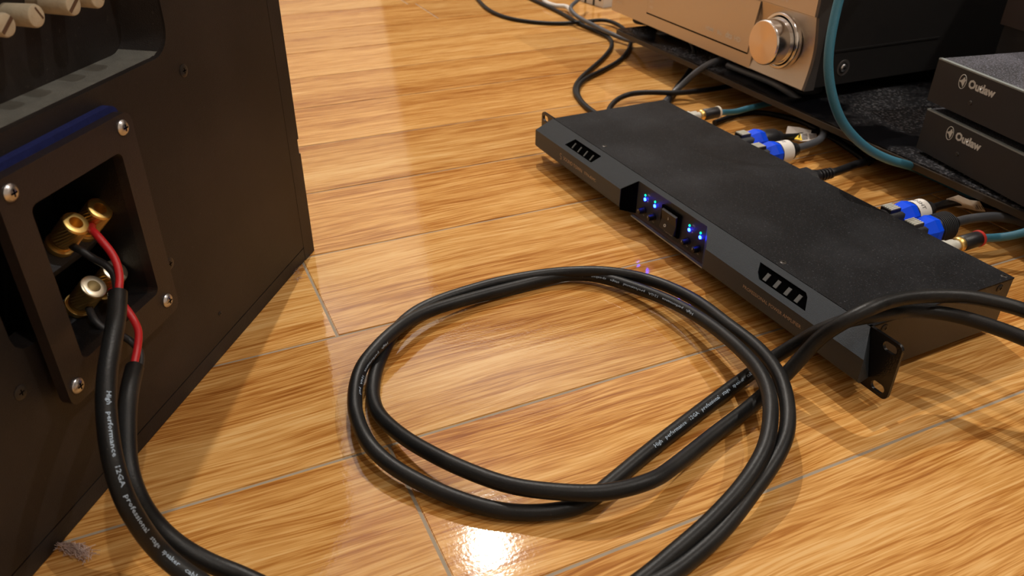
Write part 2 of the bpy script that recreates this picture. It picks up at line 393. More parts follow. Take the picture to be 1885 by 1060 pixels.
# darker part of the back wall, whose edge mirrors in the glossy floor
obj_s('trim_1', prism(B(), [(-.57, 3.30, 0), (3.0, 3.30, 0), (3.0, 3.30, 2.02), (-.36, 3.30, 2.02)], (0, .1, 0)), 'wallb')
dl_where = ['near the back wall, mirrored as the glare in the floor', 'right of the equipment stand, placed to light the binding posts', 'added behind the camera to even out the light', 'on the left beyond the subwoofer']
for (x, y), e, col in LAMPS:
    t = empty('ceiling_downlight', (x, y, CEIL)); 
    tag(t, 'round recessed ceiling downlight ' + dl_where.pop(0), 'lamp', 'recessed ceiling downlights')
    bm = B(); u = 32
    lathe(bm, (0, 0, -.006), (0, 0, 1), [(0, .062), (.006, .068), (.0055, .05), (0.001, .05), (0, .062)], u, caps=False)
    obj('trim_ring', bm, 'whitep', t, smooth=True)

fl = empty('added_floor_lamp', (ADDED_UPLAMP[0][0], ADDED_UPLAMP[0][1], 0)); tag(fl, 'slender uplighting floor lamp added out of view at the back left to brighten the ceiling', 'lamp')  # unseen housing made for the added uplight
obj('lamp_base', lathe(B(), (0, 0, 0), (0, 0, 1), [(0, .13), (.012, .13), (.02, .02)], 32), 'standm', fl, smooth=True)
obj('pole', lathe(B(), (0, 0, .015), (0, 0, 1), [(0, .012), (1.6, .012)], 16), 'standm', fl, smooth=True)
obj('bowl_shade', lathe(B(), (0, 0, 1.60), (0, 0, 1), [(0, .03), (.03, .10), (.10, .16), (.10, .157), (.035, .095), (.01, 0)], 32, caps=False), 'standm', fl, smooth=True)

# ================================================================= SPEAKER (subwoofer cabinet seen from behind)
S0 = at(556, 487); S1 = at(68, 1053); SU = (S1-S0).normalized(); SN = V((-SU.y, SU.x, 0))
if SN.x < 0: SN = -SN
# local frame: x along the back towards the camera, y outward, z up
SP = frame_empty('subwoofer', S0, SU, SN, UPZ)
tag(SP, 'large black subwoofer cabinet at the left with binding post plate and dusty recess', 'speaker')
SPM = SP.matrix_world.copy(); SPI = SPM.inverted()
def sp(px, py, o):
    return SPI @ hit(px, py, S0+SN*o, SN)
def spw(px, py, o): return hit(px, py, S0+SN*o, SN)
SL, SR, SH, SD, BT = -.0255, .43, .335, .38, .018
panel = obj('back_panel', box(B(), SL+BT+.0006, SR-BT-.0006, -.016, 0, BT*.72, SH-BT), 'cab', SP)
side = obj('side_panel', box(B(), SL, SL+BT, -SD, .0, .0, SH), 'cabedge', SP, bevel=.0028)
cut(side, [prism(B(), [(SL-.004, -.01, .0915), (SL-.004, .01, .0915), (SL-.004, .01, .1040), (SL-.004, -.01, .1040)], (.0062, 0, 0))])
obj('side_panel', box(B(), SR-BT, SR, -SD, 0, 0, SH), 'cabedge', SP, bevel=.0025)
obj('bottom_panel', box(B(), SL+BT, SR-BT, -SD, -.0002, .0006, BT*.66), 'cabedge', SP, bevel=.0015)
obj('top_panel', box(B(), SL+BT, SR-BT, -SD, 0, SH-BT, SH), 'cabedge', SP, bevel=.0015)
obj('front_baffle', box(B(), SL+BT, SR-BT, -SD, -SD+.02, BT, SH-BT), 'cab', SP)
# openings: controls recess and terminal opening
rp = rrect(.1165, .40, .2125, .300, .016, 6)
op = [(.187, .0845), (.268, .0845), (.268, .1125)] + [(.287-.010+.010*math.cos(math.radians(a)), .1225+.010*math.sin(math.radians(a))) for a in (-90, -60, -30, 0)] + [(.287, .190), (.187, .190)]
cut(panel, [prism(B(), [(x, -.03, z) for x, z in rp], (0, .06, 0)), prism(B(), [(x, -.03, z) for x, z in op], (0, .06, 0))])
# recess tray: sloping rim then flat floor
def tray(rim0, rim1, d0, d1, mname, name):
    bm = B(); a = [bm.verts.new((x, d0, z)) for x, z in rim0]; b = [bm.verts.new((x, d1, z)) for x, z in rim1]; n = len(a)
    for i in range(n): bm.faces.new((a[i], a[(i+1) % n], b[(i+1) % n], b[i]))
    bm.faces.new(b); bm.faces.ensure_lookup_table()
    for f in bm.faces:
        c_ = f.calc_center_median(); f.material_index = 1 if c_.z < .2155 and len(f.verts) == 4 else 0  # bottom rim gets the lit, dusty tone
    return obj(name, bm, ['cab', mname], SP, smooth=True)
r0 = rrect(.1163, .4002, .2123, .3002, .016, 6); r1 = rrect(.121, .396, .2135, .297, .014, 6)
tray(r0, r1, -.0004, -.026, 'recess', 'control_recess')
# control knobs
for i, (px, py, mn, sl) in enumerate(((12, 47, 'cream', 1), (67, 30, 'cream', 0), (135, 9, 'cream', 1), (180, -4, 'cream', 0))):
    c = sp(px, py, -.001); base = V((c.x-.0005, -.026, c.z)); ln = -.001+.026
    r = .0054
    bm = lathe(B(), base, (0, 1, 0), [(.0, r*.6), (.008, r*.6), (.0085, r*.94), (ln-.0012, r), (ln-.0003, r*.93), (ln, r*.8), (ln, 0)], 28)
    k = obj('control_knob', bm, mn, SP, smooth=True)
    if sl:
        a = math.radians(-35); d = V((math.cos(a), 0, math.sin(a))); q = V((-d.z, 0, d.x)); cc = base+V((0, ln, 0))
        obj('knob_slot', prism(B(), [cc-d*r*.86-q*.0009, cc+d*r*.86-q*.0009, cc+d*r*.86+q*.0009, cc-d*r*.86+q*.0009], (0, .00025, 0)), 'slot', k)
    else:
        a = math.radians(60); d = V((math.cos(a), 0, math.sin(a))); q = V((-d.z, 0, d.x)); cc = base+V((0, ln, 0))
        obj('knob_slot', prism(B(), [cc-d*r*.6-q*.0004+q*.002, cc+d*r*.6-q*.0004+q*.002, cc+d*r*.6+q*.0004+q*.002, cc-d*r*.6+q*.0004+q*.002], (0, .00025, 0)), 'slot', k)
# panel screws
for px, py in ((338, 130), (312, 485), (38, 722), (405, 577)):
    c = sp(px, py, 0); r = .0038 if px != 405 else .0016
    add_screw(SP, c, (0, 1, 0), r, .0007, 'screwdk')
# terminal plate: gasket, frame, cup
PX0, PX1, PZ0, PZ1 = .1792, .2775, .0742, .1995
OX0, OX1, OZ0, OZ1 = .1938, .2615, .0935, .1815
gk = obj('gasket', prism(B(), [(x, .0002, z) for x, z in rrect(PX0+.001, PX1-.010, PZ0+.001, PZ1+.0034, .006)], (0, .0050, 0)), 'blueg', SP)
tp = obj('terminal_plate', prism(B(), [(x, .0053, z) for x, z in rrect(PX0, PX1, PZ0, PZ1, .006)], (0, .0062, 0)), 'plate', SP, bevel=.0016, seg=3)
hole = lambda d=0: rrect(OX0-d, OX1+d, OZ0-d, OZ1+d, .004)
cut(gk, [prism(B(), [(x, -.03, z) for x, z in hole(.001)], (0, .06, 0))]); cut(tp, [prism(B(), [(x, -.03, z) for x, z in hole()], (0, .06, 0))])
bm = B(); h0 = [(x, .0085, z) for x, z in hole(.0003)]; h1 = [(x, .0040, z) for x, z in hole(.0003)]; h2 = [(x, -.046, z) for x, z in rrect(OX0-.0050, OX1-.001, OZ0-.006, OZ1-.012, .004)]
rings = [[bm.verts.new(p) for p in h] for h in (h0, h1, h2)]; nn_ = len(h0)
for a, b in zip(rings, rings[1:]):
    for i in range(nn_): bm.faces.new((a[i], a[(i+1) % nn_], b[(i+1) % nn_], b[i]))
bm.faces.new(rings[-1])
cup = obj('terminal_cup', bm, 'cup', tp, smooth=True)
for px, py in ((228, 235), (22, 355), (310, 553), (145, 710)):
    c = sp(px, py, .0125); add_screw(SP, V((c.x, .0112, c.z)), (0, 1, 0), .0040, .0026)
AX = V((0, .70, .714)).normalized(); TG = V((0, -.714, .70))
posts = []
for zr, pts_ in (((0), ((.2168, -.0235, .1335), (.1972, -.0235, .1325))), ((1), ((.2195, -.0225, .0955), (.2005, -.0225, .0945)))):
    # slanted ledge that carries the pair of posts
    c = (V(pts_[0])+V(pts_[1]))/2 - AX*.0018
    x0, x1 = OX0-.0015, OX1-.0025
    bm = B(); prism(bm, [V((x0, c.y, c.z))-TG*.009, V((x1, c.y, c.z))-TG*.009, V((x1, c.y, c.z))+TG*.008, V((x0, c.y, c.z))+TG*.008], AX*-.012)
    obj('terminal_ledge', bm, 'ledge', cup)
    for i, p in enumerate(pts_):
        p = V(p); pale = zr == 1
        b_ = lathe(B(), p-AX*.0015, AX, [(0, .0075), (.0014, .0077), (.003, .0075), (.0034, .0060), (.0052, .0057)], 28)
        post = obj('binding_post', b_, 'gold', SP, smooth=True)
        # knurled cap
        bm = B(); n = 26; u, v, a = basis(AX); o_ = p+AX*.0052; rings = []
        hs = [0, .0008, .0012] + [.0012+.0132*j/8 for j in range(1, 9)] + [.0152, .0160]
        for j, hh in enumerate(hs):
            ring = []
            for q in range(n*2):
                an = 2*math.pi*q/(n*2) + hh*55
                kn = 2 <= j <= 10
                rad = .0070 + (.00030 if (q % 2 and kn) else -.00004 if kn else 0)
                if j == 0: rad = .0064
                if j == len(hs)-2: rad = .0071
                if j == len(hs)-1: rad = .0066
                ring.append(bm.verts.new(o_+a*hh+(u*math.cos(an)+v*math.sin(an))*rad))
            rings.append(ring)
        for A_, B_ in zip(rings, rings[1:]):
            for q in range(n*2): bm.faces.new((A_[q], A_[(q+1) % (n*2)], B_[(q+1) % (n*2)], B_[q]))
        cap = obj('knurled_cap', bm, 'gold', post, smooth=False)
        if zr == 0: 
            lathe_bm = lathe(B(), o_+AX*.0158, AX, [(-.0008, .0069), (0, .0067), (.0003, .0062), (.0003, .0036), (-.001, .0033), (-.009, .0032), (-.009, 0)], 32, caps=False)
        else:
            lathe_bm = lathe(B(), o_+AX*.0158, AX, [(-.0008, .0071), (0, .0070), (.0004, .0065), (.0004, .0036), (-.001, .0033), (-.009, .0032), (-.009, 0)], 32, caps=False)
        f = obj('cap_face', lathe_bm, 'gold' if zr == 0 else 'goldpale', post, smooth=True)
        posts.append(p)

# ================================================================= AMPLIFIER
q = dict(ax=.042180, ay=.811471, phi=-1.106747, hb=.0059999, D=.143561, W=.430277, d=.01438, c=.014417, xb=.01219, bz=.01224)
AMP = empty('power_amplifier', (q['ax'], q['ay'], q['hb']), q['phi'])
tag(AMP, 'slim black rack power amplifier with blue lights lying on the wood floor', 'amplifier')
bpy.context.view_layer.update()
AM = Matrix.Translation((q['ax'], q['ay'], q['hb'])) @ Matrix.Rotation(q['phi'], 4, 'Z'); AI = AM.inverted()
W_, D_, T_ = q['W'], q['D'], .044
obj('chassis', box(B(), 0, W_, .0006, D_-.0004, .0008, T_-.0012), 'chassis', AMP, bevel=.0006)
obj('lid', box(B(), -.0004, W_+.0002, .0004, D_, T_-.0012, T_), 'lid', AMP, bevel=.0004)
# bezel: chamfered extrusion with ends cut diagonally
xb, dd, cc_, bz = q['xb'], q['d'], q['c'], q['bz']
prof = [(0, T_-.0002, 0), (-dd, T_-cc_, xb), (-dd, bz, xb), (-dd+.004, bz-.004, xb-.001), (0, bz-.004, xb-.003)]
bm = B(); la = [bm.verts.new((-e, y, z)) for y, z, e in prof]; lb = [bm.verts.new((W_+e, y, z)) for y, z, e in prof]
bm.faces.new(la); bm.faces.new(lb[::-1])
for i in range(5): bm.faces.new((la[i], lb[i], lb[(i+1) % 5], la[(i+1) % 5]))
bez = obj('front_bezel', bm, 'bezel', AMP, bevel=.0007)
NC = V((0, -1, 1)).normalized(); CY = V((0, -dd, -cc_)).normalized()
def chz(y): return T_ + y*cc_/dd
vents = [[(.0457, -.0110), (.0534, -.0036), (.1032, -.0036), (.0974, -.0110)], [(.3290, -.0034), (.3335, -.0085), (.3385, -.0112), (.3860, -.0112), (.3800, -.0050), (.3765, -.0034)]]
cuts = [prism(B(), [(.1556, -.03, -.02), (.2812, -.03, -.02), (.2800, -.0135, -.02), (.2655, -.0032, -.02), (.1672, -.0032, -.02), (.1556, -.0135, -.02)], (0, 0, .09))]
for vv in vents: cuts.append(prism(B(), [V((x, y, chz(y)))+NC*.004 for x, y in vv], -NC*.0078))
cut(bez, cuts)
for vi, vv in enumerate(vents):
    ins = [V((x, y, chz(y))) for x, y in vv]
    vo = obj('vent_shade_plate', prism(B(), [p-NC*.0014 for p in ins], -NC*.0004), 'void', AMP)  # black plate painted as the shade inside the vent
    # side walls blackened as the vent's inner shade
    bm = B(); a = [bm.verts.new(p-NC*.0001) for p in ins]; b = [bm.verts.new(p-NC*.0014) for p in ins]; n = len(a)
    for i in range(n): bm.faces.new((a[i], b[i], b[(i+1) % n], a[(i+1) % n]))
    o = obj('vent_wall', bm, 'void', vo)
    xs = (.0620, .0735, .0850, .0955) if vi == 0 else (.3420, .3530, .3640, .3745)
    if vi == 0: xs = (.0575, .0690, .0805, .0920)
    for x in xs:
        y0, y1 = (-.0102, -.0058); wv = .0008 if vi == 0 else .0017
        bm = prism(B(), [V((x-wv, y0, chz(y0)))-NC*.0014, V((x+wv, y0, chz(y0)))-NC*.0014, V((x+wv, y1, chz(y1)))-NC*.0014, V((x-wv, y1, chz(y1)))-NC*.0014], NC*.0006)
        obj('vent_rib', bm, 'rib', vo)
# control panel in the recess
cp = obj('control_panel', box(B(), .1640, .2690, -.0032, -.0012, .004, .0400), 'panel', AMP)
def chk(y): return y
obj('recess_wall', prism(B(), [(.1557, -.0136, .0090), (.1672, -.0033, .0082), (.1672, -.0033, .0402), (.1557, -.0136, .0300)], (.0003, -.0003, 0)), 'void', cp)
obj('lower_lip', box(B(), .1640, .2700, -.0062, -.0032, .0040, .0052), 'steel', AMP)
for x in (.1795, .1946, .2445, .2593):
    g = obj('green_light', lathe(B(), (x, -.0033, .0316), (0, -1, 0), [(0, .0011), (.0006, .0010), (.0010, .0005), (.0011, 0)], 14), 'ledg', cp, smooth=True)
    g = obj('blue_light', lathe(B(), (x+.0001, -.0033, .0276), (0, -1, 0), [(0, .0016), (.0006, .0015), (.0011, .0008), (.0012, 0)], 14), 'ledb', cp, smooth=True)
    kb = obj('gain_knob', lathe(B(), (x, -.0033, .0168), (0, -1, 0), [(0, .0036), (.0008, .0036), (.0010, .0030), (.0062, .0027), (.0066, .0023), (.0066, 0)], 18), 'knob', cp, smooth=True)
    obj('pointer_line', box(B(), x-.0002, x+.0002, -.0101, -.0099, .0172, .0188), 'label', kb)
    for j, zt in enumerate((.0335, .0300, .0272)):
        lettering('SIG' if j == 0 else '0dB' if j == 1 else 'dB', cp, (x+.0035, -.00335, zt-.0006), (1, 0, 0), (0, 0, 1), .0032 if j == 0 else .0018, 'label') if x in (.1795, .2445) else None
    lettering('CH', cp, (x-.001, -.00335, .0112), (1, 0, 0), (0, 0, 1), .0022, 'label')
sw = obj('rocker_switch', box(B(), .2070, .2330, -.0052, -.0032, .0135, .0350), 'void', cp, bevel=.0006)
bm = B(); prism(bm, [(.2095, -.0052, .0150), (.2095, -.0078, .0152), (.2095, -.0060, .0235), (.2095, -.0070, .0320), (.2095, -.0052, .0330)], (.0205, 0, 0))
rk = obj('rocker', bm, 'rocker', sw, bevel=.0003)
nlow = V((0, -.0083, -.0029)).normalized()
ringm = lathe(B(), (.2165, -.0069, .0192), (0, -.0083, .0020), [(0, .0014), (.0006, .0014), (.0006, .0009), (0, .0009)], 20, caps=False)
obj('off_mark', ringm, 'label', rk)
obj('on_mark', box(B(), .2192, .2196, -.0070, -.0060, .0258, .0282), 'label', rk)
lettering('POWER', cp, (.2120, -.00335, .0106), (1, 0, 0), (0, 0, 1), .0115, 'label')
# prints
FY = -dd-.00008
lettering('SOUND TOWN', AMP, (.0500, FY, .0186), (1, 0, 0), (0, 0, 1), .0370, 'bronze', hscale=1.0)
lettering('STPA-85MC', AMP, (.0915, FY, .0192), (1, 0, 0), (0, 0, 1), .0215, 'bronze')
bm = B()
for s_, (cx, cz, a0, a1) in enumerate(((.0443, .0218, 20, 270), (.0443, .0186, 200, 450))):
    pts = []
    for i in range(9):
        a = math.radians(a0+(a1-a0)*i/8); pts.append(V((cx+.0016*math.cos(a), FY, cz+.0016*math.sin(a))))
    tube_bm(pts, .00025, 6, bm)
obj('logo_mark', bm, 'bronze', AMP)
lettering('PROFESSIONAL POWER AMPLIFIER', AMP, (.3275, FY, .0200), (1, 0, 0), (0, 0, 1), .0610, 'bronze')
# rack ears with slotted holes, curved to the body
def ear(sign):
    cx = W_/2; x1 = .2413; x0 = W_/2-.006
    pts = []
    for x, z in rrect(x0, x1, 0, T_, .0045, 5): pts.append((cx+sign*x, 0, z))
    if sign < 0: pts = pts[::-1]
    o = obj('rack_ear', prism(B(), [(x, .0004, z) for x, y, z in pts], (0, .0022, 0)), 'ear', AMP)
    cs = []
    for zc in (.0061, .0379):
        sl = []
        for a in range(0, 360, 20):
            s = 1 if math.cos(math.radians(a)) >= 0 else -1
            sl.append((cx+sign*.2325+s*.0020+.0034*math.cos(math.radians(a)), -.01, zc+.0034*math.sin(math.radians(a))))
        cs.append(prism(B(), sl, (0, .02, 0)))
    return cut(o, cs)
ear(1); ear(-1)
# screws and feet
for y in (.0147, .1302):
    for xx, nx in ((W_, 1), (0, -1)): add_screw(AMP, (xx, y, .0385), (nx, 0, 0), .0030, .0010, 'screwdk')
lidsc = AI @ hit(1442, 483, V((0, 0, q['hb']+T_)), UPZ); 
for px, py in ((1442, 483), (1113, 269), (1858, 505)):
    p = AI @ hit(px, py, V((0, 0, q['hb']+T_)), UPZ); add_screw(AMP, (p.x, min(p.y, D_-.005), T_), (0, 0, 1), .0024, .0006, 'screwdk')
for x in (.03, W_-.03):
    for y in (.02, D_-.02):
        obj('rubber_foot', lathe(B(), (x, y, -.006), (0, 0, 1), [(0, .007), (.001, .008), (.0068, .0085)], 18), 'rubber', AMP, smooth=True)

# ================================================================= rear connectors (each a thing of its own)
AX_L = (AM.to_3x3() @ V((1, 0, 0))); AY_L = (AM.to_3x3() @ V((0, 1, 0)))
def rear(name, x, z, label, cat='plug', group=None):
    o = empty(name, AM @ V((x, D_, z)), q['phi']); tag(o, label, cat, group); return o
def octo(bm, y0, y1, r0, r1, n=8, sx=1.0):
    a = []; 
    for y, r in ((y0, r0), (y1, r1)):
        a.append([bm.verts.new((math.cos(math.pi/8+2*math.pi*i/n)*r*sx, y, math.sin(math.pi/8+2*math.pi*i/n)*r)) for i in range(n)])
    for i in range(n): bm.faces.new((a[0][i], a[0][(i+1) % n], a[1][(i+1) % n], a[1][i]))
    bm.faces.new(a[0]); bm.faces.new(a[1]); return bm
def speakon(px, py, label, ring=None, ribs=False, text=None, yblue=.040):
    """blue-collared round speaker plug in the rear panel; (px, py) marks the collar"""
    p = AI @ at(px, py, q['hb']+.028)
    p.x -= 0.0
    o = rear('speaker_plug', p.x, .0215, label, group=None)
    y = max(p.y - D_, .02)
    obj('plug_nose', lathe(B(), (0, .0005, 0), (0, 1, 0), [(0, .0115), (y-.004, .0115)], 24), 'conblk', o, smooth=True)
    col = obj('blue_collar', octo(B(), y-.008, y+.004, .0118, .0142), 'bluecol', o, bevel=.0012)
    obj('blue_collar', octo(B(), y+.0042, y+.0115, .0141, .0126), 'bluecol', o, bevel=.0012)
    # latch with four bright ribs
    lt = obj('latch', box(B(), -.0055, .0055, y-.021, y-.0085, .0095, .0132), 'conblk', o, bevel=.001)
    for j in range(5):
        obj('latch_rib', box(B(), -.0050+j*.0022, -.0050+j*.0022+.0012, y-.0205, y-.0095, .0132, .0142), 'latch', lt)
    body = obj('plug_body', lathe(B(), (0, y+.0115, 0), (0, 1, 0), [(0, .0115), (.002, .0118), (.019, .0105), (.021, .0095)], 24), 'conblk', o, smooth=True)
    if ring:
        bm = lathe(B(), (0, y+.0125, 0), (0, 1, 0), [(0, .0121), (.0145, .0118)], 28, caps=False); lb = obj('paper_label', bm, 'paper', o, smooth=True)
        me = text_mesh(text, 1, 1); xs = [v.co.x for v in me.vertices]; k = .0040
        for i_, v in enumerate(me.vertices):
            th = math.radians(118) - (v.co.x*k*1.35)/.0121; yy = y+.0165 + v.co.y*k*1.6
            v.co = V((math.cos(th)*.01215, yy, math.sin(th)*.01215))
        me.materials.clear(); me.materials.append(M['ink']); t_ = bpy.data.objects.new('lettering', me); link(t_, lb)
    if ribs:
        for j in range(8):
            obj('boot_ridge', lathe(B(), (0, y+.0135+j*.0021, 0), (0, 1, 0), [(0, .0112), (.0004, .0128), (.0010, .0128), (.0014, .0112)], 20, caps=False), 'boot', body, smooth=True)
    obj('strain_relief', lathe(B(), (0, y+.032, 0), (0, 1, 0), [(0, .0080), (.007, .0068), (.0075, .005)], 20), 'conblk', o, smooth=True)
    return o, (AM @ V((p.x, D_+y+.0385, .0215)))
cA, eA = speakon(1386, 252, 'blue-collared speaker plug second from the amplifier\'s far left, without a paper label')
cB, eB = speakon(1414, 275, 'blue-collared speaker plug with white paper band, nearest the power cord plug', True, text='LFT')
cC, eC = speakon(1659, 388, 'blue-collared speaker plug with handwritten white paper band, behind the ridged plug', True, text='RIGHT')
cD, eD = speakon(1701, 415, 'blue-collared speaker plug with black ridged boot beside the red-ringed plug', ribs=True)
# gold/black signal plugs
def jack(px, py, label, ringm_, yl):
    p = AI @ at(px, py, q['hb']+.0215)
    o = rear('signal_plug', p.x, .0215, label)
    obj('plug_shaft', lathe(B(), (0, .0005, 0), (0, 1, 0), [(0, .0075), (.030, .0075), (.031, .0062), (.040, .0062), (.0405, .0045), (.047, .0045)], 20), 'latch', o, smooth=True)
    obj('gold_collar', lathe(B(), (0, .046, 0), (0, 1, 0), [(0, .0060), (.001, .0066), (.004, .0066), (.005, .006)], 20), 'gold', o, smooth=True)
    obj('barrel', lathe(B(), (0, .051, 0), (0, 1, 0), [(0, .0060), (.001, .0068), (.023, .0066), (.024, .006)], 24), 'conblk', o, smooth=True)
    obj('coloured_ring', lathe(B(), (0, .0715, 0), (0, 1, 0), [(0, .0066), (.0004, .0072), (.0024, .0072), (.0028, .0066)], 24, caps=False), ringm_, o, smooth=True)
    return o, AM @ V((p.x, D_+.075, .0215))
j1, eJ1 = jack(1297, 211, 'black barrel signal plug with ivory ring at the amplifier\'s far rear corner', 'ring_w', 0)
j2, eJ2 = jack(1768, 449, 'black barrel signal plug with red ring at the amplifier\'s near rear corner', 'ring_r', 0)
# power cord plug
p = AI @ at(1512, 321, q['hb']+.02); xP = p.x
pw = rear('power_plug', xP, .019, 'black moulded power cord plug with ridged strain relief in the amplifier\'s rear', 'plug')
bm = prism(B(), [(-.0125, .0005, -.008), (.0125, .0005, -.008), (.0125, .0005, .004), (.007, .0005, .009), (-.007, .0005, .009), (-.0125, .0005, .004)], (0, .038, 0))
obj('plug_body', bm, 'conblk', pw, bevel=.0012)
obj('plug_shoulder', lathe(B(), (0, .038, 0), (0, 1, 0), [(0, .0085), (.010, .0065)], 20), 'conblk', pw, smooth=True)
for j in range(5): obj('relief_ring', lathe(B(), (0, .047+j*.0042, 0), (0, 1, 0), [(0, .0045), (.0006, .0064-.0002*j), (.0026, .0064-.0002*j), (.0032, .0045)], 18), 'conblk', pw, smooth=True)
eP = AM @ V((xP, D_+.068, .019))

# ================================================================= CABLES
def cable(name, pts, r, mname, label, cat='cable', group=None, n=12, sub=8, sm=4):
    path = smooth_path(spline(pts, sub), sm)
    o = obj(name, tube_bm(path, r, n), mname, None, smooth=True); tag(o, label, cat, group); return o, path
def lerpz(lst):
    return [at(x, y, z) for x, y, z in lst]
RC = .0048
right_in = [(1190, 1060, .0052), (1240, 1018, .008), (1300, 966, .012), (1340, 925, .016), (1365, 896, .019), (1385, 868, .022), (1408, 825, .025), (1418, 777, .028), (1416, 726, .029), (1397, 682, .028),
            (1357, 638, .024), (1298, 591, .019), (1238, 557, .014), (1179, 533, .010), (1099, 509, .007), (1040, 507, .006)]
right_out = [(1215, 1068, .0052), (1270, 1030, .006), (1335, 970, .010), (1389, 900, .016), (1404, 880, .018), (1432, 837, .021), (1448, 797, .023), (1450, 749, .025), (1436, 694, .026), (1397, 642, .023),
             (1337, 595, .019), (1278, 551, .015), (1198, 516, .011), (1119, 501, .012), (1045, 501, .009)]
P_path = [(960, 525, .0055), (889, 543, .0070), (832, 559, .0090), (778, 577, .0115), (739, 599, .0140), (713, 620, .0145), (688, 646, .0140), (668, 672, .0120), (656, 704, .0105), (653, 743, .0105), (656, 765, .0105),
          (676, 813, .012), (714, 852, .010), (774, 888, .008), (848, 920, .0065), (922, 940, .0052), (996, 943, .0048), (1071, 929, .0048), (1121, 891, .0048), (1198, 827, .0052), (1278, 765, .006), (1340, 718, .0065),
          (1373, 694, .008), (1420, 661, .016), (1476, 627, .034), (1506, 610, .047), (1560, 590, .0600), (1600, 582, .061), (1632, 577, .059), (1672, 572, .056), (1725, 575, .056), (1778, 586, .057), (1844, 607, .058), (1885, 623, .058), (1990, 668, .058), (2120, 740, .052), (2400, 840, .042), (2800, 950, .022), (3300, 1040, .0052), (3700, 1080, .0052)]
Q_path = [(988, 507, .0085), (917, 520, .0070), (860, 536, .006), (804, 555, .0055), (761, 577, .0052), (730, 606, .0050), (708, 642, .0050), (694, 675, .0050), (687, 707, .0052), (687, 735, .006), (699, 765, .008),
          (744, 805, .012), (789, 832, .014), (848, 861, .015), (937, 893, .0155), (1026, 905, .0158), (1115, 906, .0158), (1200, 884, .0140), (1238, 860, .011), (1317, 797, .0075), (1370, 757, .0075), (1397, 734, .008), (1444, 692, .018),
          (1476, 657, .032), (1509, 622, .047), (1551, 594, .061), (1597, 570, .069), (1642, 553, .070), (1698, 545, .069), (1778, 546, .068), (1844, 559, .067), (1885, 571, .066), (1990, 612, .066), (2120, 680, .060), (2400, 770, .050), (2850, 890, .028), (3400, 980, .0052), (3800, 1020, .0052)]
A_top = [spw(217, 538, .020), spw(214, 586, .026), spw(206, 633, .032), spw(197, 690, .040), spw(195, 735, .046), spw(198, 785, .053), spw(206, 840, .060), spw(226, 909, .068), spw(256, 965, .074)]
A_rest = [(294, 1014, .036), (338, 1052, .027), (420, 1100, .016), (560, 1150, .009), (740, 1185, .006), (950, 1175, .0052), (1100, 1120, .0052)]
B_top = [spw(248, 676, .026), spw(240, 710, .031), spw(235, 745, .036), spw(233, 798, .043), spw(237, 862, .052), spw(255, 917, .060)]
B_rest = [(287, 965, .036), (330, 1004, .026), (386, 1036, .018), (441, 1058, .013), (560, 1110, .007), (740, 1150, .0052), (950, 1150, .0052), (1120, 1105, .0052)]
def speaker_cable(pts, label, wires, texts):
    path = smooth_path(spline(pts, 8), 5)
    root = empty('speaker_cable', pts[0]); tag(root, label, 'cable'); inv = Matrix.Translation(-V(pts[0]))
    bm = tube_bm([inv @ p for p in path], RC, 18)
    j = obj('jacket', bm, 'jacket', root, smooth=True)
    # cut end of the jacket: slightly flared sleeve
    for wp, mn, lb in wires:
        wpath = smooth_path(spline(wp, 8), 3)
        o = obj('core_wire', tube_bm([inv @ p for p in wpath], .0021, 12), mn, root, smooth=True); o['label'] = lb
    for s, a, b, hgt, th in texts: tube_text(s, path, RC, a, b, hgt, th, root, inv)
    return root, path
FULL = 'High   performance   12GA   professional   stage   speaker   cable'
g2w = lambda p: SPM @ V(p)
wA = [([g2w(posts[1]+AX*.004+V((-.002, .003, 0))), spw(168, 422, -.004), spw(176, 430, .001), spw(190, 446, .006), spw(205, 465, .011), spw(215, 485, .015), spw(220, 508, .018), spw(219, 530, .020), spw(216, 560, .022)], 'red', 'red insulated core wire'),
      ([g2w(posts[0]+AX*.003+V((-.002, .003, 0))), spw(135, 454, -.012), spw(151, 462, -.006), spw(173, 476, .000), spw(196, 489, .008), spw(208, 502, .012), spw(214, 526, .017), spw(216, 560, .022)], 'blackw', 'black insulated core wire')]
wB = [([g2w(posts[3]+AX*.003+V((-.002, .003, 0))), spw(218, 552, .004), spw(234, 570, .012), spw(247, 590, .017), spw(255, 610, .020), spw(253, 641, .022), spw(247, 670, .024), spw(246, 690, .026)], 'red', 'red insulated core wire'),
      ([g2w(posts[2]+AX*.003+V((-.002, .003, 0))), spw(172, 586, -.004), spw(190, 604, .002), spw(222, 617, .010), spw(242, 629, .016), spw(256, 645, .020), spw(259, 663, .023), spw(253, 690, .027)], 'blackw', 'black insulated core wire')]
cabA, pathA = speaker_cable(A_top+lerpz(A_rest+right_in+P_path),
    'thick black speaker cable fed from the upper binding posts, outer left of the coil', wA,
    [(FULL, (203, 728), (371, 1062), .0030, .28), ('High   performance   12GA   professional   stage   speaker   cable', (1284, 584), (1062, 508), .0026, .10),
     ('High   performance   12GA   perf', (703, 632), (657, 735), .0024, .75), (FULL[:-2], (1196, 828), (1378, 690), .0034, .05)])
cabB, pathB = speaker_cable(B_top+lerpz(B_rest+right_out+Q_path),
    'thick black speaker cable fed from the lower binding posts, inner left of the coil', wB, [])
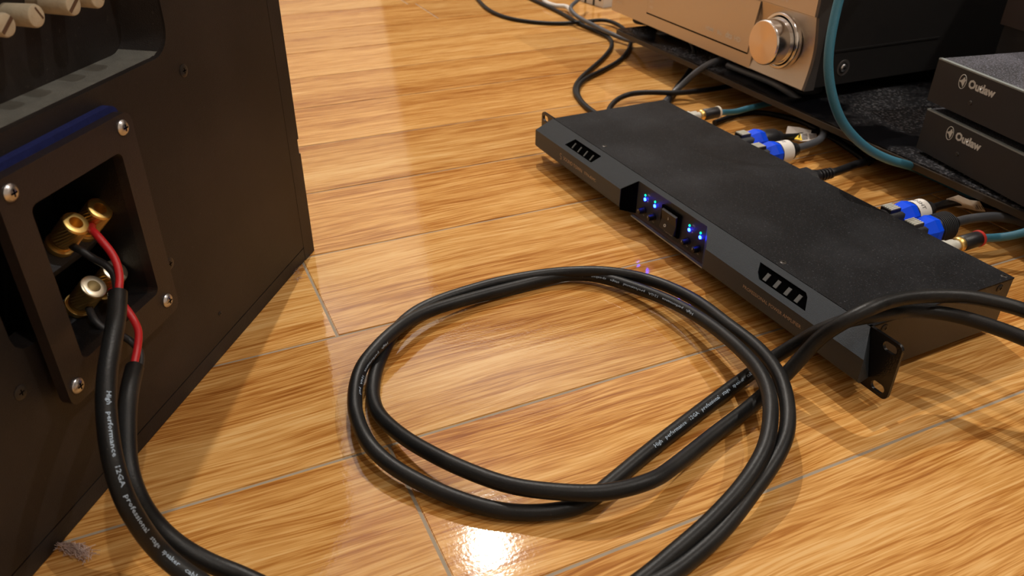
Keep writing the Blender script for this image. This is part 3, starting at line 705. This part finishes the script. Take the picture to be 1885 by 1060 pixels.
# small bits: loose strand at the upper post
# --- cords behind the amplifier
cable('mains_lead', [eP-AY_L*.004, eP+AY_L*.004]+lerpz([(1575, 303, .018), (1596, 297, .014), (1607, 291, .011), (1604, 282, .009), (1588, 272, .007), (1566, 264, .006), (1543, 249, .005), (1522, 228, .005), (1500, 205, .005), (1478, 185, .005), (1455, 168, .005), (1400, 130, .005)]), .0042, 'jacketdk', 'black power cord bending sharply behind the amplifier', n=14)
cable('speaker_lead', [eB-AY_L*.003]+lerpz([(1490, 266, .026), (1506, 259, .025), (1516, 247, .024), (1515, 232, .023), (1502, 212, .026), (1480, 191, .033), (1458, 174, .042), (1436, 160, .0465), (1412, 148, .046), (1380, 136, .045), (1340, 120, .045)]), .0040, 'jacketgr', 'dark grey lead curving from the white-banded plug back under the receiver')
cable('speaker_lead', [eA-AY_L*.003]+lerpz([(1462, 252, .020), (1476, 250, .016), (1492, 246, .011), (1508, 240, .007), (1520, 225, .005), (1530, 205, .005)]), .0040, 'jacketdk', 'short black lead from the unlabelled plug, running under the white tag')
cable('speaker_lead', [eC-AY_L*.003]+lerpz([(1752, 373, .024), (1775, 371, .020), (1800, 373, .015), (1835, 379, .010), (1880, 390, .006), (1960, 405, .005)]), .0040, 'jacketdk', 'black lead with a folded white tag behind the right-hand plugs')
cable('speaker_lead', [eD-AY_L*.003]+lerpz([(1775, 405, .026), (1800, 401, .027), (1835, 399, .026), (1870, 405, .022), (1900, 416, .016), (1960, 440, .008), (2020, 470, .006)]), .0042, 'jacketgr', 'dark grey lead leaving the ridged plug towards the right edge')
cable('signal_cable', [eJ2-AY_L*.003]+lerpz([(1836, 437, .023), (1855, 435, .025), (1878, 430, .028), (1910, 420, .032), (1990, 400, .04)]), .0036, 'teal', 'teal signal cable leaving the red-ringed plug at the right edge')
cable('signal_cable', [eJ1-AY_L*.003]+lerpz([(1352, 206, .021), (1375, 200, .020), (1400, 194, .018), (1425, 188, .016), (1448, 182, .014), (1470, 176, .010), (1500, 168, .006)]), .0036, 'teal', 'teal signal cable leaving the ivory-ringed plug and going under the receiver')
T0 = far(1572, -70, .79)
cable('signal_cable', [T0+V((.42, .52, -.16)), T0+V((.34, .42, .0)), T0+V((.20, .26, .045)), T0+V((.06, .09, .035)), T0, far(1552, -25, .785), far(1538, 25, .78), far(1527, 85, .775), far(1525, 130, .775), far(1533, 180, .78), far(1549, 222, .79), far(1572, 252, .805), far(1602, 277, .825), far(1637, 294, .845), far(1668, 303, .865), at(1690, 312, .012), at(1730, 330, .006), at(1800, 365, .005)], .0042, 'teal', 'long teal cable hanging in a wide arc in front of the receiver\'s side', n=14)
cable('black_cord', lerpz([(868, -18, .0035), (885, 5, .0035), (903, 20, .0035), (935, 33, .0035), (985, 41, .0035), (1035, 43, .0035), (1075, 40, .006), (1112, 37, .007), (1140, 47, .007), (1158, 65, .006), (1160, 85, .0035), (1142, 110, .0035), (1110, 129, .0035), (1078, 145, .004), (1064, 160, .005), (1065, 178, .0035), (1082, 198, .0035), (1110, 216, .0035), (1150, 228, .004)]), .0033, 'jacketdk', 'black cord running furthest left across the floor towards the amplifier', n=12)
cable('black_cord', lerpz([(960, -10, .0035), (1000, 8, .0035), (1035, 25, .0035), (1070, 45, .0035), (1100, 58, .0035), (1122, 70, .0035), (1126, 85, .0035), (1112, 105, .0035), (1090, 125, .0035), (1068, 145, .0035), (1058, 165, .0035), (1067, 183, .0035), (1090, 205, .0035), (1130, 225, .004)]), .0033, 'jacketdk', 'black cord passing below the white adapter and joining the far left cord')
cable('black_cord', lerpz([(1080, -12, .03), (1062, 2, .03), (1050, 15, .025), (1062, 30, .018), (1090, 45, .013), (1125, 62, .010), (1160, 75, .008), (1190, 72, .022), (1215, 63, .040), (1240, 60, .0445), (1268, 66, .0445), (1300, 74, .0445)]), .0036, 'jacketgr', 'grey cord from the white adapter running in front of the receiver')
cable('black_cord', lerpz([(1262, 58, .0445), (1272, 78, .0445), (1278, 92, .043), (1279, 110, .030), (1266, 135, .012), (1246, 160, .005), (1232, 185, .004), (1228, 200, .004)]), .0034, 'jacketdk', 'black cord dropping from under the receiver to the amplifier\'s far corner')
cable('black_cord', lerpz([(1385, 116, .045), (1355, 108, .046), (1328, 110, .047), (1306, 117, .045), (1280, 134, .033), (1256, 156, .017), (1238, 172, .008), (1222, 190, .0045)]), .0040, 'jacketgr', 'thicker grey cord arching from under the receiver to the amplifier\'s far corner')
cable('black_cord', lerpz([(1118, 212, .005), (1124, 196, .006), (1140, 181, .008), (1165, 172, .010), (1200, 170, .012), (1245, 171, .013), (1290, 167, .012), (1335, 160, .010), (1385, 150, .006), (1440, 150, .005)]), .0034, 'jacketdk', 'black cord arching over the others above the amplifier\'s far edge')
cable('black_cord', lerpz([(1315, 226, .004), (1340, 217, .0038), (1368, 208, .0036), (1400, 207, .0036), (1440, 214, .0036), (1475, 224, .0036), (1500, 236, .0036), (1535, 255, .0036), (1575, 282, .0036), (1600, 300, .0036)]), .0033, 'jacketdk', 'thin black cord lying on the floor behind the blue-collared plugs')

# paper tags
def paper(name, pts, label, marks=(), tri=None):
    P = [at(*p) for p in pts]; c = sum(P, V())/len(P)
    o = empty(name, c); tag(o, label, 'tag')
    bm = B(); n = len(P)//2
    a = [bm.verts.new(p-c) for p in P[:n]]; b = [bm.verts.new(p-c) for p in P[n:][::-1]]
    for i in range(n-1): bm.faces.new((a[i], a[i+1], b[i+1], b[i]))
    s = obj('paper_sheet', bm, 'thinpaper', o); md = s.modifiers.new('s', 'SOLIDIFY'); md.thickness = .0003
    bm = B()
    for (i, t0, t1, f0, f1) in marks:
        q0 = P[i].lerp(P[i+1], t0); q1 = P[i].lerp(P[i+1], t1); r0_ = P[-1-i].lerp(P[-2-i], t0); r1_ = P[-1-i].lerp(P[-2-i], t1)
        up = (q1-q0).cross(r0_-q0).normalized(); up = up if up.z > 0 else -up
        vs = [bm.verts.new(q0.lerp(r0_, f0)-c+up*.0004), bm.verts.new(q1.lerp(r1_, f0)-c+up*.0004), bm.verts.new(q1.lerp(r1_, f1)-c+up*.0004), bm.verts.new(q0.lerp(r0_, f1)-c+up*.0004)]
        bm.faces.new(vs)
    if marks: obj('printed_lines', bm, 'ink', o)
    else: bm.free()
    return o, c
paper('white_tag', [(1450, 232, .022), (1470, 234, .023), (1494, 240, .022), (1491, 252, .018), (1467, 250, .018), (1446, 247, .018)], 'blank white paper tag lying behind the blue-collared plugs')
tw, c2 = paper('warning_tag', [(1462, 250, .021), (1474, 246, .022), (1486, 245, .022), (1503, 246, .021), (1503, 255, .019), (1488, 259, .019), (1474, 260, .019), (1461, 257, .019)], 'white tag with yellow warning triangle under the plain tag',
      [(i, .15, .95, f, f+.10) for i in (1, 2) for f in (.12, .32, .52, .72)])
tri = [at(1462, 256, .0215)-c2, at(1477, 259, .0215)-c2, at(1473, 246, .0235)-c2]
ty = obj('warning_triangle', prism(B(), tri, (0, 0, .0004)), 'yellow', tw); ty['label'] = 'yellow warning triangle'
cen = sum(tri, V())/3
obj('exclamation_mark', box(B(), cen.x-.0006, cen.x+.0006, cen.y-.0006, cen.y+.0006, cen.z+.0003, cen.z+.0042), 'ink', tw)
paper('folded_tag', [(1742, 366, .030), (1755, 362, .036), (1764, 359, .040), (1785, 368, .034), (1803, 370, .030), (1814, 389, .020), (1799, 388, .016), (1775, 382, .014), (1757, 380, .014), (1744, 377, .018)], 'folded white paper tag with barcode wrapped on the right-hand black lead',
      [(2, t, t+.07, .50, .90) for t in (.2, .4, .6, .8)] + [(3, t, t+.1, .45, .85) for t in (.05, .3, .55, .8)])

# ================================================================= STAND, RECEIVER, MONOBLOCKS
SA = V((.34095, .84046, 0)); SBp = V((.44388, .62033, 0)); SG = (SBp-SA).normalized(); SHh = V((-SG.y, SG.x, 0))
if SHh.x < 0: SHh = -SHh
ST = frame_empty('equipment_stand', SA, SG, SHh, UPZ); tag(ST, 'low black glass equipment stand with dusty shelf at the right', 'stand')
obj('glass_shelf', box(B(), -.435, .62, .0016, .42, .032, .040), 'glass', ST, bevel=.001)
obj('edge_strip', box(B(), -.435, .62, -.001, .0014, .0322, .0385), 'glassedge', ST)
for x in (-.40, .02, .58):
    obj('stand_foot', box(B(), x-.02, x+.02, .10, .14, 0, .0318), 'standm', ST, bevel=.002); obj('stand_foot', box(B(), x-.02, x+.02, .34, .38, 0, .0318), 'standm', ST, bevel=.002)
obj('back_board', box(B(), -.435, .62, .4202, .436, 0.002, .56), 'standm', ST)
obj('side_post', box(B(), .585, .62, .06, .40, .041, .55), 'standm', ST)
# receiver
RO = V((.33386, .89364, .055)); RG = V((.41312885, -.91067258, 0)); RH = V((.91067258, .41312885, 0))
RV = frame_empty('av_receiver', RO, RG, RH, UPZ); tag(RV, 'champagne-fronted audio receiver with large round volume knob on the stand', 'receiver')
RW, RHt = .438, .168
fp = []   # face profile (y, z): flat upper, slightly scooped lower part
prof = [(0, 0), (-.0003, .001)] + [(.0055*math.sin(math.pi*min(1, i/9)), .002+.079*i/9) for i in range(10)] + [(.0, .0818), (.0006, .0822), (.0006, .0826), (-.0028, .0830), (-.0028, RHt)]
pl = [(y, z) for y, z in prof] + [(.014, RHt), (.014, 0)]
bm = B(); prism(bm, [(-.0985, y, z) for y, z in pl], (.0945, 0, 0)); pf = [(0, 0), (0, .0818), (.0006, .0822), (.0006, .0826), (-.0028, .0830), (-.0028, RHt), (.014, RHt), (.014, 0)]
prism(bm, [(-RW, y, z) for y, z in pf], (RW-.0985, 0, 0))
face = obj('front_panel', bm, 'champ', RV)
bm = B(); prism(bm, [(-.0038, y+.0003, z) for y, z in pl], (.0036, 0, 0)); obj('side_trim', bm, 'champside', RV)
obj('cabinet', box(B(), -RW+.002, -.002, .0142, .36, .002, RHt-.002), 'recbody', RV, bevel=.001)
# pressed rib and recessed screw on the side
obj('side_rib', prism(B(), [(-.002, .03, .043), (-.002, .20, .043), (-.002, .20, .041), (-.002, .03, .041)], (.0008, 0, 0)), 'recbody', RV)
obj('screw_washer', lathe(B(), (-.0022, .0545, .021), (1, 0, 0), [(0, .0095), (.0006, .0092), (.0001, .006)], 24), 'champside', RV, smooth=True)
add_screw(RV, (-.0018, .0545, .021), (1, 0, 0), .0042, .0024)
# display door with black seam
obj('door_seam', box(B(), -.3372, -.1065, -.0012, .004, .0158, .0176), 'void', RV)
obj('door_seam', box(B(), -.3374, -.3364, -.0004, .004, .0160, .0815), 'slot', RV)
pts = [(-.3360, .0178), (-.1060, .0178), (-.1045, .030), (-.1025, .045), (-.0995, .062), (-.0965, .0808), (-.3360, .0808)]
obj('display_door', prism(B(), [(x, .0012, z) for x, z in pts], (0, -.0024, 0)), 'champ', RV, bevel=.0005)
obj('door_edge', tube_bm([V((x, .0004, z)) for x, z in ((-.1050, .0178), (-.1035, .030), (-.1015, .045), (-.0985, .062), (-.0955, .081))], .0006, 6), 'champside', RV)
# volume knob
KC = V((-.0545, -.0004, .0450))
vk = obj('volume_knob_ring', lathe(B(), KC+V((0, .004, 0)), (0, -1, 0), [(0, .0325), (.0055, .0322), (.0066, .0312), (.0068, .0290), (.0050, .0275), (.0040, .0272)], 64, caps=False), 'chrome', RV, smooth=True)
kb = obj('volume_knob', lathe(B(), KC, (0, -1, 0), [(0, .0268), (.0035, .0268), (.0036, .0260), (.0215, .0256), (.0235, .0252), (.0242, .0244)], 64, caps=False), 'chrome', RV, smooth=True)
obj('knob_gap', lathe(B(), KC, (0, -1, 0), [(.0012, .0278), (.0012, .0255)], 48, caps=False), 'void', RV)
tm = mat('spun_metal_face', (.80, .62, .44), .3, .9); 
n_ = tm.node_tree.nodes; b_ = n_['Principled BSDF']; b_.inputs['Anisotropic'].default_value = .85
tg = n_.new('ShaderNodeTangent'); tg.direction_type = 'RADIAL'; tg.axis = 'Y'; tm.node_tree.links.new(tg.outputs[0], b_.inputs['Tangent'])
fo = obj('knob_face', lathe(B(), (0, 0, 0), (0, -1, 0), [(0, .0244), (.0004, .0240), (.0004, 0)], 64), tm, kb, smooth=True); fo.location = KC+V((0, -.0242, 0))
lettering('HDMI', face, (-.1940, -.00125, .0262), (1, 0, 0), (0, 0, 1), .0165, 'label', bold=.02)
lettering('Blu', face, (-.1690, -.00125, .0262), (1, 0, 0), (0, 0, 1), .0085, 'label', bold=.02)
lettering('dts', face, (-.1520, -.00125, .0262), (1, 0, 0), (0, 0, 1), .0130, 'label', bold=.02)
lettering('HD', face, (-.1340, -.00125, .0262), (1, 0, 0), (0, 0, 1), .0120, 'label', bold=.02)
lettering('MAIN ZONE', face, (-.422, -.0009, .0150), (1, 0, 0), (0, 0, 1), .014, 'label')
lettering('AIR', face, (-.331, -.00125, .0250), (1, 0, 0), (0, 0, 1), .009, 'label'); lettering('NET', face, (-.331, -.00125, .0330), (1, 0, 0), (0, 0, 1), .008, 'label')
lettering('VOLUME', face, (-.070, -.00285, .0895), (1, 0, 0), (0, 0, 1), .020, 'label')
for x in (-.40, -.04):
    for y in (.04, .31): obj('receiver_foot', lathe(B(), (x, y, -.0148), (0, 0, 1), [(0, .018), (.002, .020), (.0165, .020)], 24), 'rubber', RV, smooth=True)
# monoblock amplifiers
G2 = V((.26204229, -.96505639, 0)); H2 = V((.96505639, .26204229, 0)); MB0 = V((.40576, .75335, .044))
for i, (dz, off, lab) in enumerate(((0, 0, 'lower black monoblock amplifier with white horseman logo, bottom of the stack'), (.0485, -.004, 'upper black monoblock amplifier with white horseman logo and dusty top'))):
    o = frame_empty('monoblock_amplifier', MB0+V((0, 0, dz))+G2*off, G2, H2, UPZ); tag(o, lab, 'amplifier', None)
    hb_ = .0405
    obj('case', box(B(), .001, .299, .004, .25, .0005, hb_-.0006), 'outl', o)
    obj('front_panel', box(B(), 0, .30, 0, .004, 0, hb_-.0008), 'outl', o, bevel=.0006)
    obj('top_cover', box(B(), .0005, .2995, .0042, .25, hb_-.0006, hb_), 'outltop', o)
    obj('edge_strip', box(B(), 0, .30, 0, .0040, hb_-.0008, hb_+.0004), 'outledge', o, bevel=.0003)
    lettering('Outlaw', o, (.0435, -.00015, .0262), (1, 0, 0), (0, 0, 1), .0320, 'label', bold=.045, hscale=1.0)
    cx, cz = .0362, .0290
    ring = B(); rr = []
    for k in range(33):
        a = 2*math.pi*k/32; rr.append(V((cx+.0042*math.cos(a), -.0002, cz+.0064*math.sin(a))))
    tube_bm(rr, .0003, 6, ring, caps=False)
    lg = obj('logo_ring', ring, 'label', o)
    hp = [(-.0050, -.0002), (-.0022, .0008), (-.0002, .0022), (.0004, .0040), (.0016, .0044), (.0018, .0030), (.0034, .0022), (.0026, .0002), (.0022, -.0022), (.0014, -.0046), (.0004, -.0030), (-.0012, -.0012), (-.0028, -.0008)]
    obj('logo_rider', prism(B(), [(cx+x, -.0001, cz+z) for x, z in hp], (0, -.0003, 0)), 'label', lg)
    obj('indicator', lathe(B(), (.0520, 0, .0140), (0, -1, 0), [(0, .0022), (.0006, .0020), (.0008, .0012), (.0003, .0009), (.0003, 0)], 16), 'screwdk', o, smooth=True)
    for x in (.03, .27):
        for y in (.03, .22): obj('foot', lathe(B(), (x, y, -.0040 if i == 0 else -.0077), (0, 0, 1), [(0, .008), (.0045 if i == 0 else .0080, .009)], 18), 'rubber', o, smooth=True)
# dark case standing behind the monoblocks
dp = far(1838, 44, 1.02)
o = frame_empty('dark_case', V((dp.x, dp.y, .0405)), G2, H2, UPZ); tag(o, 'dark brown case at the top right behind the stacked monoblocks', 'case')
zt = dp.z-.0405
obj('case_body', box(B(), 0, .12, .002, .10, zt, zt+.10), 'brownb', o, bevel=.002); obj('case_plinth', box(B(), .004, .118, .004, .098, 0, zt+.001), 'standm', o)
# white power adapter, top centre
wp = at(1090, 8, 0)
o = empty('power_adapter', (wp.x, wp.y+.01, 0), -1.0); tag(o, 'white power adapter block with black bands at the top edge beside the receiver', 'adapter')
bm = B(); box(bm, -.03, .045, -.008, .035, .0005, .030); obj('adapter_body', bm, 'whitep', o, bevel=.006, seg=3)
for x in (-.012, .014): obj('black_band', box(B(), x, x+.005, -.0088, .0358, .0005, .0308), 'jacketdk', o, bevel=.002)
obj('socket_hole', lathe(B(), (.035, -.0082, .016), (0, -1, 0), [(0, .005), (.0004, .005)], 18), 'void', o)
hp = lerpz([(985, -25, .012), (998, -4, .008), (1008, 6, .007), (1025, 11, .007), (1042, 12, .008), (1052, 22, .008)])
cable('white_lead', smooth_path(spline(hp, 6), 2), .0042, 'whitep', 'thick white cord looping out of the adapter at the top edge', sub=2)

# dust tuft by the speaker
rt = at(118, 1022, .0)
bm = B()
for k in range(150):
    t = random.random(); p = at(108+45*t, 1008+16*t, 0) + V((random.uniform(-.003, .003), random.uniform(-.002, .003), random.uniform(.0005, .0045)))
    d = (at(165, 1028, 0)-at(105, 1005, 0)).normalized(); L_ = random.uniform(.003, .010)
    q1 = p + d*L_*.5+V((random.uniform(-.002, .002), random.uniform(-.002, .002), random.uniform(-.0004, .002))); q2 = p+d*L_+V((random.uniform(-.003, .003), random.uniform(-.003, .003), random.uniform(-.0004, .001)))
    for z_ in (q1, q2): z_.z = max(z_.z, .0003)
    tube_bm([p-rt, q1-rt, q2-rt], .00016, 3, bm)
o = obj('dust_tuft', bm, 'fluff'); o.location = rt; tag(o, 'small pinkish grey tuft of dust on the floor by the subwoofer', 'dust', kind='stuff')
rt2 = at(540, 512, 0); bm = B()
for k in range(24):
    p = at(525+random.random()*30, 520-random.random()*26, .0)+V((0, 0, random.uniform(.0004, .003))); a = random.uniform(0, 6.28); L_ = random.uniform(.003, .007)
    q1 = p+V((math.cos(a), math.sin(a), .2))*L_*.5; q2 = p+V((math.cos(a+.6), math.sin(a+.6), 0))*L_
    tube_bm([p-rt2, q1-rt2, q2-rt2], .00012, 3, bm)
o = obj('dust_tuft', bm, 'fluff'); o.location = rt2; tag(o, 'thin wisp of lint caught under the subwoofer\'s far corner', 'dust', kind='stuff')
